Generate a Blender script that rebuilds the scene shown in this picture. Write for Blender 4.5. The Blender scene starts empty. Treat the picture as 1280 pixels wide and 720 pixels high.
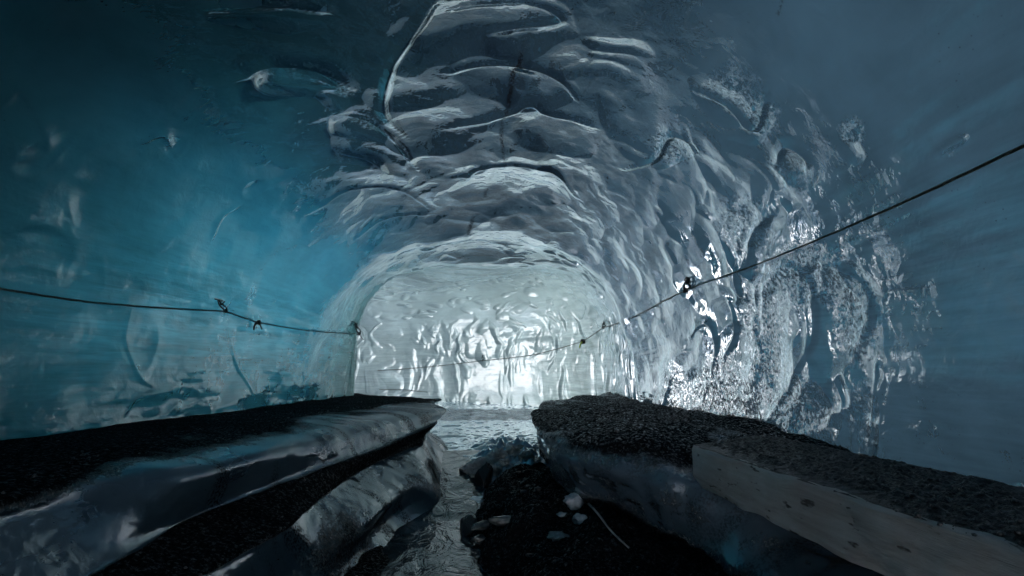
import bpy, math, random
import numpy as np
from mathutils import Vector, Matrix, Euler
from mathutils.bvhtree import BVHTree
random.seed(7); rng = np.random.default_rng(7)
R = math.radians
sc = bpy.context.scene
EYE = 1.5

# ------------------------------------------------------------------ camera
cam_d = bpy.data.cameras.new('camera'); cam = bpy.data.objects.new('camera', cam_d)
sc.collection.objects.link(cam); sc.camera = cam
cam_d.lens = 18; cam_d.sensor_width = 36; cam_d.clip_end = 3000; cam_d.clip_start = .05
cam.location = (0, 0, EYE)
cam.rotation_euler = (R(90 + 9.32), 0, R(-2.68))
CM = np.array(cam.rotation_euler.to_matrix())

def ray(px, py):
    """world direction of a photograph pixel (1280 x 720)"""
    d = CM @ np.array([(px - 640) / 640, (360 - py) / 640, -1.0])
    return d / np.linalg.norm(d)
def on_level(px, py, h):
    """point h metres below the eye seen at a pixel"""
    d = ray(px, py); k = -h / d[2]
    return np.array([0, 0, EYE]) + d * k

# ------------------------------------------------------------------ numpy noise
def _hash(ix, iy, iz, seed):
    n = (ix * 374761393 + iy * 668265263 + iz * 2147483647 + seed * 974711) & 0xFFFFFFFF
    n = ((n ^ (n >> 13)) * 1274126177) & 0xFFFFFFFF
    n = n ^ (n >> 16)
    return (n & 0xFFFF) / 32767.5 - 1.0
def noise(x, y, z=0.0, seed=0):
    x, y, z = np.broadcast_arrays(np.asarray(x, float), np.asarray(y, float), np.asarray(z, float))
    ix, iy, iz = np.floor(x).astype(np.int64), np.floor(y).astype(np.int64), np.floor(z).astype(np.int64)
    fx, fy, fz = x - ix, y - iy, z - iz
    ux, uy, uz = [f * f * f * (f * (f * 6 - 15) + 10) for f in (fx, fy, fz)]
    r = 0
    for dz in (0, 1):
        wz = uz if dz else 1 - uz
        if not dz and np.all(iz == iz.flat[0]) and np.all(fz == 0): wz = 1.0
        elif dz and np.all(fz == 0): continue
        for dy in (0, 1):
            wy = uy if dy else 1 - uy
            for dx in (0, 1):
                wx = ux if dx else 1 - ux
                r = r + _hash(ix + dx, iy + dy, iz + dz, seed) * wx * wy * wz
    return r
def fbm(x, y, z=0.0, seed=0, octaves=4, gain=.5):
    r, a = 0, 1.0
    for k in range(octaves):
        r = r + a * noise(np.asarray(x) * 2 ** k, np.asarray(y) * 2 ** k, np.asarray(z) * 2 ** k, seed + k * 17); a *= gain
    return r
def sstep(a, b, x):
    t = np.clip((x - a) / (b - a), 0, 1); return t * t * (3 - 2 * t)

# ------------------------------------------------------------------ mesh helpers
def grid_normals(P):
    du = np.gradient(P, axis=0); dv = np.gradient(P, axis=1)
    n = np.cross(du, dv); return n / np.maximum(np.linalg.norm(n, axis=2, keepdims=True), 1e-9)
def grid_object(name, P, mat, attrs=None, N=None, parent=None, flip=False):
    a, b = P.shape[:2]
    me = bpy.data.meshes.new(name)
    me.vertices.add(a * b); me.vertices.foreach_set('co', P.reshape(-1).astype(np.float32))
    i = (np.arange(a - 1)[:, None] * b + np.arange(b - 1)[None, :]).reshape(-1)
    q = np.stack([i, i + b, i + b + 1, i + 1] if not flip else [i, i + 1, i + b + 1, i + b], 1).reshape(-1)
    me.loops.add(len(q)); me.loops.foreach_set('vertex_index', q.astype(np.int32))
    nf = len(q) // 4
    me.polygons.add(nf); me.polygons.foreach_set('loop_start', np.arange(0, 4 * nf, 4, dtype=np.int32))
    me.update(calc_edges=True)
    me.polygons.foreach_set('use_smooth', np.ones(nf, dtype=bool))
    for k, v in (attrs or {}).items():
        if v.ndim == 3:
            at = me.attributes.new(k, 'FLOAT_COLOR', 'POINT')
            c = np.ones((a * b, 4), np.float32); c[:, :3] = v.reshape(-1, 3); at.data.foreach_set('color', c.reshape(-1))
        else:
            at = me.attributes.new(k, 'FLOAT', 'POINT'); at.data.foreach_set('value', v.reshape(-1).astype(np.float32))
    if N is not None:
        me.normals_split_custom_set_from_vertices(N.reshape(-1, 3))
    me.materials.append(mat)
    o = bpy.data.objects.new(name, me); sc.collection.objects.link(o); o.parent = parent
    return o
def mesh_object(name, verts, faces, mat, parent=None, smooth=True):
    me = bpy.data.meshes.new(name); me.from_pydata([tuple(v) for v in verts], [], faces); me.update()
    if smooth: me.polygons.foreach_set('use_smooth', [True] * len(me.polygons))
    me.materials.append(mat)
    o = bpy.data.objects.new(name, me); sc.collection.objects.link(o); o.parent = parent
    return o
def tag(o, label=None, cat=None, group=None, kind=None):
    if label: o['label'] = label
    if cat: o['category'] = cat
    if group: o['group'] = group
    if kind: o['kind'] = kind
    return o
def tube_geo(pts, rad, sides=8, twist=0.0):
    pts = [Vector(p) for p in pts]; V, F = [], []
    up = Vector((.1, .2, 1)).normalized(); n = len(pts)
    for i, p in enumerate(pts):
        t = (pts[min(i + 1, n - 1)] - pts[max(i - 1, 0)]).normalized()
        a = t.cross(up)
        if a.length < 1e-3: a = t.cross(Vector((1, 0, 0)))
        a.normalize(); b = t.cross(a)
        r = rad[i] if hasattr(rad, '__len__') else rad
        for k in range(sides):
            an = 2 * math.pi * k / sides + twist * i
            rr = r * (1 + .12 * math.cos(3 * 2 * math.pi * k / sides)) if twist else r
            V.append(p + (a * math.cos(an) + b * math.sin(an)) * rr)
    for i in range(n - 1):
        for k in range(sides):
            k2 = (k + 1) % sides
            F.append((i * sides + k, i * sides + k2, (i + 1) * sides + k2, (i + 1) * sides + k))
    F.append(tuple(range(sides))[::-1]); F.append(tuple((n - 1) * sides + k for k in range(sides)))
    return V, F
def merge(*geos):
    V, F = [], []
    for v, f in geos:
        o = len(V); V += list(v); F += [tuple(i + o for i in q) for q in f]
    return V, F
def spline(pts, n=12):
    pts = [np.array(p, float) for p in pts]; P = [2 * pts[0] - pts[1]] + pts + [2 * pts[-1] - pts[-2]]; out = []
    for i in range(1, len(P) - 2):
        for k in range(n):
            t = k / n; a, b, c, d = P[i - 1:i + 3]
            out.append(.5 * ((2 * b) + (c - a) * t + (2 * a - 5 * b + 4 * c - d) * t * t + (3 * b - a - 3 * c + d) * t ** 3))
    out.append(pts[-1]); return out

# ------------------------------------------------------------------ materials
class NT:
    def __init__(s, name):
        s.m = bpy.data.materials.new(name); s.m.use_nodes = True; s.t = s.m.node_tree; s.t.nodes.clear()
        s.out = s.t.nodes.new('ShaderNodeOutputMaterial')
    def n(s, typ, inp=None, **kw):
        nd = s.t.nodes.new(typ)
        for k, v in kw.items(): setattr(nd, k, v)
        for k, v in (inp or {}).items():
            if isinstance(v, bpy.types.NodeSocket): s.t.links.new(v, nd.inputs[k])
            else: nd.inputs[k].default_value = v
        return nd
    def attr(s, name): return s.n('ShaderNodeAttribute', attribute_name=name)
    def math(s, op, a, b=0.0, c=0.0, clamp=False):
        nd = s.n('ShaderNodeMath', {0: a, 1: b, 2: c}, operation=op); nd.use_clamp = clamp; return nd.outputs[0]
    def mixc(s, f, a, b, mode='MIX'):
        nd = s.t.nodes.new('ShaderNodeMix'); nd.data_type = 'RGBA'; nd.blend_type = mode; nd.clamp_factor = True
        for sock, v in ((nd.inputs[0], f), (nd.inputs[6], a), (nd.inputs[7], b)):
            if isinstance(v, bpy.types.NodeSocket): s.t.links.new(v, sock)
            else: sock.default_value = v
        return nd.outputs[2]
    def ramp(s, f, stops):
        nd = s.n('ShaderNodeValToRGB', {0: f}); cr = nd.color_ramp
        while len(cr.elements) < len(stops): cr.elements.new(.5)
        for e, (p, c) in zip(cr.elements, stops):
            e.position = p; e.color = c if len(c) == 4 else (*c, 1)
        return nd.outputs[0]
    def noise(s, vec, scale, detail=3, rough=.5, dist=0.0):
        return s.n('ShaderNodeTexNoise', {'Vector': vec, 'Scale': scale, 'Detail': detail, 'Roughness': rough, 'Distortion': dist}).outputs[0]
    def surf(s, sh): s.t.links.new(sh, s.out.inputs['Surface']); return s.m

def g(v): return (v, v, v, 1)

def ice_material(name, strata=1.0, grain=1.0, base_rough=.03):
    """clear layered glacier ice: diffuse body, glow let through by a painted weight, wet gloss, ash and silt"""
    t = NT(name)
    co = t.n('ShaderNodeTexCoord').outputs['Object']
    tint = t.attr('tint').outputs['Color']; glow_mask = t.attr('glow_mask').outputs['Fac']
    layer = t.attr('layer').outputs['Fac']; silt = t.attr('silt').outputs['Fac']; frost = t.attr('frost').outputs['Fac']; ash = t.attr('ash').outputs['Fac']
    lay = t.n('ShaderNodeMapping', {'Vector': co, 'Rotation': (R(1.5), R(2.5), 0), 'Scale': (1.0, 1.0, 11)}).outputs[0]
    l1 = t.noise(lay, 1.0, 5, .65, .6)
    lay2 = t.n('ShaderNodeMapping', {'Vector': co, 'Scale': (2.2, 2.2, 40), 'Rotation': (R(-1), R(1.2), 0)}).outputs[0]
    l2 = t.noise(lay2, 1.0, 4, .6, .3)
    cl = t.noise(co, .9, 4, .6, .4)
    f1 = t.ramp(l1, [(.3, g(.4)), (.5, g(.85)), (.7, g(1.4))])
    f2 = t.ramp(l2, [(.3, g(.72)), (.5, g(1.0)), (.72, g(1.2))])
    f3 = t.ramp(cl, [(.3, g(.7)), (.7, g(1.2))])
    lf = t.math('MULTIPLY', layer, .68 * strata); body = t.mixc(lf, tint, f1, 'MULTIPLY'); body = t.mixc(lf, body, f2, 'MULTIPLY'); body = t.mixc(.8, body, f3, 'MULTIPLY')
    # scattered ash specks
    sp = t.n('ShaderNodeTexVoronoi', {'Vector': co, 'Scale': 26.0}, feature='F1').outputs['Distance']
    spn = t.noise(co, 1.7, 3, .6)
    spm = t.math('MULTIPLY', t.ramp(sp, [(.06, g(1)), (.16, g(0))]), t.ramp(spn, [(.56, g(0)), (.68, g(.8))]))
    fine = t.noise(co, 60, 2, .6)
    ashf = t.math('MULTIPLY', ash, t.ramp(fine, [(.40, g(0)), (.62, g(1.4))]), clamp=True)
    dirt = t.math('MAXIMUM', spm, ashf)
    body = t.mixc(dirt, body, (.012, .012, .014, 1))
    # silt edge broken up by grain
    gr = t.noise(co, 38, 4, .75)
    gr2 = t.noise(co, 7, 4, .65)
    sm = t.math('ADD', t.math('MULTIPLY', silt, 2.2), t.math('ADD', t.math('MULTIPLY', gr, 1.1), t.math('MULTIPLY', gr2, 1.0)))
    sm = t.math('SUBTRACT', sm, 1.75); sm = t.math('MULTIPLY', sm, 2.6, clamp=True)
    sc_ = t.ramp(t.noise(co, 55, 4, .75), [(.3, (.006, .006, .007)), (.6, (.022, .020, .021)), (.78, (.08, .08, .085))])
    col = t.mixc(sm, body, sc_)
    # gloss and bumps
    sparkle = t.noise(co, 70, 3, .6)
    rough = t.math('ADD', t.math('MULTIPLY', frost, .03), base_rough)
    rough = t.math('ADD', rough, t.math('MULTIPLY', cl, .05))
    rough = t.math('ADD', rough, t.math('MULTIPLY', sm, .24))
    soft = t.noise(co, 5.5, 3, .55, .3)
    bh = t.math('MULTIPLY', soft, .010 * grain)
    bh = t.math('ADD', bh, t.math('MULTIPLY', t.math('MULTIPLY', l2, layer), .0014 * strata))
    bh = t.math('ADD', bh, t.math('MULTIPLY', t.math('MULTIPLY', sparkle, frost), .004))
    bh = t.math('ADD', bh, t.math('MULTIPLY', t.math('MULTIPLY', gr, sm), .022))
    bump = t.n('ShaderNodeBump', {'Height': bh, 'Strength': 1.0, 'Distance': 1.0}).outputs[0]
    dif = t.n('ShaderNodeBsdfDiffuse', {'Color': col, 'Normal': bump}).outputs[0]
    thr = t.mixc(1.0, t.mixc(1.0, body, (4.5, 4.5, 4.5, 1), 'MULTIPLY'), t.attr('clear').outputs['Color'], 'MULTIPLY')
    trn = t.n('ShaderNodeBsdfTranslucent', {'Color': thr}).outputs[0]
    tf = t.math('MULTIPLY', glow_mask, t.math('SUBTRACT', 1.0, sm), clamp=True)
    b = t.n('ShaderNodeMixShader', {0: tf, 1: dif, 2: trn}).outputs[0]
    fr = t.n('ShaderNodeFresnel', {'IOR': 1.45, 'Normal': bump}).outputs[0]
    fr = t.math('MULTIPLY', fr, t.math('SUBTRACT', 1.0, t.math('MULTIPLY', sm, t.math('SUBTRACT', 1.0, t.math('MULTIPLY', t.ramp(gr, [(.52, g(0)), (.66, g(1))]), .6)))))
    fr = t.math('MULTIPLY', fr, t.n('ShaderNodeAttribute', attribute_name='gloss').outputs['Fac'], clamp=True)
    # frost crystals: every few centimetres a facet tipped its own way
    vc = t.n('ShaderNodeTexVoronoi', {'Vector': co, 'Scale': 42.0}, feature='F1').outputs['Color']
    vv = t.n('ShaderNodeVectorMath', {0: vc, 1: (.5, .5, .5)}, operation='SUBTRACT').outputs[0]
    vs = t.n('ShaderNodeVectorMath', {0: vv, 'Scale': t.math('MULTIPLY', t.math('SUBTRACT', frost, .08, clamp=True), .62)}, operation='SCALE').outputs[0]
    va = t.n('ShaderNodeVectorMath', {0: bump, 1: vs}, operation='ADD').outputs[0]
    gn_ = t.n('ShaderNodeVectorMath', {0: va}, operation='NORMALIZE').outputs[0]
    fr = t.math('MULTIPLY', fr, t.math('SUBTRACT', 1.0, t.math('MULTIPLY', dirt, .95)))
    gl = t.n('ShaderNodeBsdfGlossy', {'Color': (.92, .97, 1, 1), 'Roughness': rough, 'Normal': gn_}).outputs[0]
    return t.surf(t.n('ShaderNodeMixShader', {0: fr, 1: b, 2: gl}).outputs[0])

def plain_material(name, c0, c1, scale=20, rough=.6, bump=.004, bscale=60, stretch=(1, 1, 1), spec=.5):
    t = NT(name); co = t.n('ShaderNodeTexCoord').outputs['Object']
    co = t.n('ShaderNodeMapping', {'Vector': co, 'Scale': stretch}).outputs[0]
    col = t.ramp(t.noise(co, scale, 5, .65), [(.32, c0), (.68, c1)])
    b = t.n('ShaderNodeBump', {'Height': t.math('MULTIPLY', t.noise(co, bscale, 4, .7), bump), 'Strength': 1.0, 'Distance': 1.0}).outputs[0]
    p = t.n('ShaderNodeBsdfPrincipled', {'Base Color': col, 'Roughness': rough, 'Normal': b, 'Specular IOR Level': spec})
    return t.surf(p.outputs[0])

M_ice = ice_material('glacier_ice')
M_bank = ice_material('dirty_ice', strata=.5, grain=.8, base_rough=.13)

# ------------------------------------------------------------------ the ice tunnel
RC, BX, BY = 3.8, -3.8, 11.0           # the bend: centre line radius and centre
def frame(s):
    """centre line point, side vector (to the right) at path length s"""
    s = np.asarray(s, float)
    ang = np.clip((s - 11) / RC, 0, math.pi / 2)
    over = np.maximum(s - 11 - RC * math.pi / 2, 0)
    cx = np.where(s < 11, 0, BX + RC * np.cos(ang)) - over
    cy = np.where(s < 11, s, BY + RC * np.sin(ang))
    return cx, cy, np.cos(ang), np.sin(ang)
def smooth_interp(x, xs, ys, w=.35):
    r = 0
    for k in np.linspace(-w, w, 7): r = r + np.interp(x + k, xs, ys)
    return r / 7
def half_left(s): return smooth_interp(s, [-8, 0, 3, 6, 9, 11.5, 13, 17, 19.6], [3.6, 4.1, 4.0, 3.5, 3.05, 2.8, 2.75, 2.6, 1.9])
def half_right(s): return smooth_interp(s, [-8, 0, 4, 7, 8.7, 9.25, 9.6, 10.5, 12, 14, 17, 19.6], [2.6, 2.75, 2.75, 2.68, 2.62, 2.55, 2.8, 2.75, 2.7, 2.6, 2.6, 2.1], .18)
def vault(s): return smooth_interp(s, [-8, 0, 4, 6, 8, 9.0, 9.6, 10.6, 11.2, 13, 17, 19.6], [3.0, 3.35, 3.35, 3.3, 3.2, 2.95, 3.0, 2.82, 2.85, 3.1, 3.0, 2.5], .25)
def base_z(s): return np.full_like(np.asarray(s, float), EYE - .55)
NV = 860
_th = np.concatenate([np.full(60, 0.0), np.linspace(0, math.pi, NV - 120), np.full(60, math.pi)])
_dn = np.concatenate([np.linspace(-1.25, 0, 61)[:-1], np.zeros(NV - 120), np.linspace(0, -1.25, 61)[1:]])
def section():
    c, s_ = np.cos(_th), np.sin(_th)
    x = -np.sign(c) * np.abs(c) ** .8; z = np.abs(s_) ** .72
    # even spacing round the arch
    k = 60; xs, zs = x[k:NV - k] * 3, z[k:NV - k] * 3.2
    L = np.concatenate([[0], np.cumsum(np.hypot(np.diff(xs), np.diff(zs)))]); tgt = np.linspace(0, L[-1], NV - 2 * k)
    x[k:NV - k] = np.interp(tgt, L, xs) / 3; z[k:NV - k] = np.interp(tgt, L, zs) / 3.2
    return x, z, L[-1]
SX, SZ, ARCH = section()
T_ = np.concatenate([np.linspace(-1.25, 0, 61)[:-1], np.linspace(0, ARCH, NV - 120), np.linspace(ARCH, ARCH + 1.25, 61)[1:]])
def srows(q=1.0):
    return np.concatenate([np.arange(-7, 2.2, .06 / q), np.arange(2.2, 11, .0115 / q), np.arange(11, 17.6, .0145 / q), np.arange(17.6, 19.6, .06 / q)])
def base_surface(S, cols):
    cx, cy, nx, ny = frame(S)
    bx = sstep(8.8, 11.0, S)[:, None]                      # the section grows squarer in the bend
    x, z = SX[cols][None, :], SZ[cols][None, :]; x = np.sign(x) * np.abs(x) ** (1 - .4 * bx); z = z ** (1 - .3 * bx); dn = _dn[cols][None, :]
    S2 = S[:, None]
    w = np.where(x < 0, half_left(S)[:, None], half_right(S)[:, None])
    # lean of the walls, low bulges
    off = x * w
    low = fbm(S2 * .22 + 3, T_[cols][None, :] * .30, seed=5, octaves=2)
    off = off * (1 + .035 * low)
    h = vault(S)[:, None] * z * (1 + .03 * fbm(S2 * .3, T_[cols][None, :] * .3, seed=9, octaves=2))
    P = np.empty((len(S), len(cols), 3))
    P[..., 0] = cx[:, None] + nx[:, None] * off
    P[..., 1] = cy[:, None] + ny[:, None] * off
    P[..., 2] = base_z(S)[:, None] + h + dn
    return P
S = srows(); allc = np.arange(NV)
P = base_surface(S, allc)
# coarse copy to find which point of the wall a pixel of the photograph shows
ci, cj = np.arange(0, len(S), 6), np.arange(0, NV, 6)
Pc = P[np.ix_(ci, cj)]
def bvh_of(G):
    a, b = G.shape[:2]; i = (np.arange(a - 1)[:, None] * b + np.arange(b - 1)[None, :]).reshape(-1)
    return BVHTree.FromPolygons([Vector(v) for v in G.reshape(-1, 3).tolist()], np.stack([i, i + b, i + b + 1, i + 1], 1).tolist())
_bv = bvh_of(Pc)
def surf_st(px, py):
    loc, nrm, idx, d = _bv.ray_cast(Vector((0, 0, EYE)), Vector(ray(px, py)))
    if loc is None: return None
    i, j = divmod(idx, Pc.shape[1] - 1)
    A, B, C = Pc[i, j], Pc[i + 1, j], Pc[i, j + 1]; l = np.array(loc) - A
    e1, e2 = B - A, C - A
    M = np.array([[e1 @ e1, e1 @ e2], [e1 @ e2, e2 @ e2]]); u, v = np.linalg.solve(M, [l @ e1, l @ e2])
    return np.array([np.interp(ci[i] + u * 6, np.arange(len(S)), S), np.interp(cj[j] + v * 6, np.arange(NV), T_)])
seeds = []     # centre (s,t), inverse ellipse matrix, depth, skew
def hollow_px(px, py, rx, ry, ang, depth, skew=0.0):
    c = surf_st(px, py); a = R(ang)
    if c is None: return
    A = surf_st(px + rx * math.cos(a) * .5, py - rx * math.sin(a) * .5); B = surf_st(px + ry * math.sin(a) * .5, py + ry * math.cos(a) * .5)
    if A is None or B is None: return
    M = np.stack([(A - c) * 2, (B - c) * 2], 1)
    n1, n2 = np.linalg.norm(M[:, 0]), np.linalg.norm(M[:, 1])
    if abs(np.linalg.det(M)) < .12 * n1 * n2 or max(n1, n2) > 2.2 or min(n1, n2) < .02: return
    seeds.append((c, np.linalg.inv(M), depth, skew, max(n1, n2)))
def hollow_st(s, t, rs, rt, ang, depth, skew=0.0):
    a = R(ang); M = np.array([[rs * math.cos(a), -rt * math.sin(a)], [rs * math.sin(a), rt * math.cos(a)]])
    seeds.append((np.array([s, t]), np.linalg.inv(M), depth, skew, max(rs, rt)))
# the hollows one can tell apart in the vault and the walls
for q in [
    (610, 48, 105, 38, 4, .20), (655, 108, 78, 28, -12, .15), (520, 112, 60, 30, 8, .10), (560, 165, 80, 34, 14, .14),
    (700, 165, 62, 36, -14, .12), (642, 240, 72, 36, 0, .30), (800, 165, 60, 28, -30, .08),
    (340, 22, 75, 20, -6, .12), (372, 96, 66, 26, -12, .14), (420, 120, 30, 18, -30, .08), (462, 168, 40, 20, -20, .12), (478, 200, 46, 20, -25, .12),
    (430, 235, 60, 20, 8, .08), (470, 258, 60, 20, 14, .10), (300, 150, 60, 24, 10, .05), (205, 185, 28, 18, -20, .05),
    (322, 240, 22, 12, 40, .05), (350, 215, 50, 20, 12, .04), (40, 170, 50, 22, 30, .05), (130, 235, 40, 40, 0, .05),
    (905, 118, 52, 26, -40, .09), (945, 148, 40, 22, 50, .08), (830, 190, 42, 24, 25, .10), (885, 212, 46, 18, -32, .10), (985, 205, 26, 24, 0, .09),
    (1068, 163, 18, 20, 0, .05), (1190, 188, 20, 9, 30, .04), (965, 240, 34, 16, -30, .06),
    (838, 262, 26, 52, 18, .13), (800, 240, 22, 44, 20, .10), (870, 300, 22, 44, 18, .10), (905, 275, 34, 30, 20, .09), (945, 300, 24, 48, -22, .10),
    (820, 330, 20, 50, 12, .10), (850, 340, 22, 40, 10, .08), (890, 380, 26, 46, 8, .09),
    (600, 262, 48, 20, 8, .10), (690, 272, 44, 22, -8, .10), (560, 285, 50, 18, 12, .10), (640, 292, 60, 22, 2, .14), (710, 300, 34, 24, -20, .12),
    (510, 300, 46, 18, 16, .10), (590, 315, 50, 16, 4, .10), (480, 275, 26, 20, 20, .08), (755, 255, 26, 36, 25, .1), (770, 310, 20, 44, 12, .1), (735, 275, 24, 30, 25, .1),
    (860, 470, 26, 60, 6, .09), (905, 440, 30, 66, 4, .09), (962, 420, 34, 84, 4, .11), (1035, 410, 40, 80, -4, .12), (830, 480, 14, 46, 6, .07),
    (1000, 500, 30, 44, 0, .08), (1065, 505, 24, 44, -6, .07), (930, 505, 24, 36, 4, .07),
    (180, 420, 22, 46, -6, .04), (290, 465, 20, 50, -10, .04), (200, 500, 50, 16, 12, .04), (90, 345, 34, 40, 0, .05), (360, 390, 90, 40, 3, .03),
    (50, 300, 60, 40, 5, .05), (1230, 560, 120, 70, 10, .12)]:
    hollow_px(*q)
# many smaller ones round the mouth of the bend and on the shoulder of the right wall
def in_zone(n, x0, x1, y0, y1, fn, seed):
    r_ = np.random.default_rng(seed)
    for k in range(n):
        x, y = r_.uniform(x0, x1), r_.uniform(y0, y1); fn(x, y, r_)
def z1(x, y, r_): 
    a = math.degrees(math.atan2(x - 625, 420 - y))     # tangent of the mouth arch
    if 150 < math.hypot(x - 625, (y - 420) * 1.0) < 330: hollow_px(x, y, r_.uniform(18, 38), r_.uniform(9, 18), -a + r_.uniform(-18, 18), r_.uniform(.03, .085))
in_zone(150, 450, 860, 215, 330, z1, 1)
def z2(x, y, r_): hollow_px(x, y, r_.uniform(11, 24), r_.uniform(20, 42), r_.uniform(5, 35), r_.uniform(.03, .08))
in_zone(80, 770, 960, 180, 400, z2, 2)
def z3(x, y, r_): hollow_px(x, y, r_.uniform(25, 60), r_.uniform(10, 22), -8 + r_.uniform(-25, 25), r_.uniform(.02, .07))
in_zone(16, 470, 820, 20, 240, z3, 3)
def z4(x, y, r_): hollow_px(x, y, r_.uniform(14, 30), r_.uniform(24, 60), r_.uniform(-12, 12), r_.uniform(.03, .08))
in_zone(60, 800, 1090, 360, 545, z4, 4)
# far wall: scallops above, upright flutes below
r_ = np.random.default_rng(11)
for k in range(560):
    s = r_.uniform(9.7, 19); t = r_.uniform(ARCH * .52, ARCH + .7)
    if t > ARCH * .82: hollow_st(s, t, r_.uniform(.05, .13), r_.uniform(.16, .55), r_.uniform(-16, 16), .02 + .07 * r_.random() ** 2, r_.uniform(-.3, .3))
    else: hollow_st(s, t, r_.uniform(.08, .20), r_.uniform(.12, .32), r_.uniform(-30, 30), .02 + .055 * r_.random() ** 2, r_.uniform(-.3, .3))
for k in range(120):   # small ones on the inside of the bend and its roof
    hollow_st(r_.uniform(9.5, 17), r_.uniform(ARCH * .25, ARCH * .55), r_.uniform(.12, .3), r_.uniform(.15, .4), r_.uniform(-40, 40), r_.uniform(.02, .07))

TT = T_[None, :]; SS = S[:, None]
H = np.zeros(P.shape[:2]); 
warp_s = .16 * noise(SS * 1.6, TT * 1.6, seed=31) + .06 * noise(SS * 4, TT * 4, seed=32)
warp_t = .14 * noise(SS * 1.6, TT * 1.6, seed=41) + .06 * noise(SS * 4, TT * 4, seed=42)
Sw, Tw = SS + warp_s, TT + warp_t
for c, Mi, dep, sk, rad in seeds:
    m = rad * 1.25 + .2
    i0, i1 = np.searchsorted(S, [c[0] - m, c[0] + m]); j0, j1 = np.searchsorted(T_, [c[1] - m, c[1] + m])
    if i1 <= i0 or j1 <= j0: continue
    ds, dt = Sw[i0:i1, j0:j1] - c[0], Tw[i0:i1, j0:j1] - c[1]
    u = Mi[0, 0] * ds + Mi[0, 1] * dt; v = Mi[1, 0] * ds + Mi[1, 1] * dt
    q = u * u + v * v
    sc_d = .46 if c[0] < 9.3 and c[1] < ARCH * .6 else ((.42 if c[1] < ARCH * .8 else .6) if c[0] < 9.3 else .8)
    d = sc_d * dep * np.maximum(1 - q, 0) ** 1.15 * (1 + .45 * v + sk * u)
    sub = H[i0:i1, j0:j1]; k = .004           # smooth maximum: rounded crest between two hollows
    dd = np.where(q < 1.8, d, -.05)
    hh = np.clip(.5 + .5 * (dd - sub) / k, 0, 1)
    H[i0:i1, j0:j1] = sub * (1 - hh) + dd * hh + k * hh * (1 - hh)
H = np.maximum(H, 0)
N0 = grid_normals(P)                         # sign: make it point out of the tunnel
mid = np.stack([frame(S)[0], frame(S)[1], base_z(S) + 1.5], 1)[:, None, :]
if np.mean(np.sum(N0 * (P - mid), axis=2)) < 0: N0 = -N0
amp = .5 + .5 * sstep(2, 6, SS)
D = H + .05 * fbm(SS * .55, TT * .8, seed=51, octaves=3) + .010 * fbm(SS * 2.2, TT * 2.6, seed=52, octaves=3) * amp
D += .0025 * fbm(SS * 1.2, TT * 14, seed=53, octaves=2) * np.maximum(sstep(ARCH * .28, ARCH * .12, TT), sstep(ARCH * .72, ARCH * .86, TT))
def ridge(pts, width, height):
    st = [surf_st(*p) for p in pts]; st = np.array(spline([p for p in st if p is not None], 8)); L_ = len(st) - 1
    acc = np.zeros_like(D)
    for n_i, (a, b) in enumerate(zip(st[:-1], st[1:])):
        m = width * 5; i0, i1 = np.searchsorted(S, [min(a[0], b[0]) - m, max(a[0], b[0]) + m]); j0, j1 = np.searchsorted(T_, [min(a[1], b[1]) - m, max(a[1], b[1]) + m])
        ds, dt = SS[i0:i1] - a[0], TT[:, j0:j1] - a[1]
        L2 = max(((b - a) ** 2).sum(), 1e-9); k = np.clip((ds * (b - a)[0] + dt * (b - a)[1]) / L2, 0, 1)
        ex, ey = ds - k * (b - a)[0], dt - k * (b - a)[1]; dd = np.hypot(ex, ey)
        sd_ = np.sign(ex * (b - a)[1] - ey * (b - a)[0]); ww = width * np.where(sd_ > 0, .7, 1.7)      # steep on one side, soft on the other
        prof = math.sin(math.pi * min(1, max(0, (n_i + .5) / L_))) ** .5
        acc[i0:i1, j0:j1] = np.maximum(acc[i0:i1, j0:j1], height * prof * np.exp(-(dd / ww) ** 1.6))
    D[...] -= acc
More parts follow.
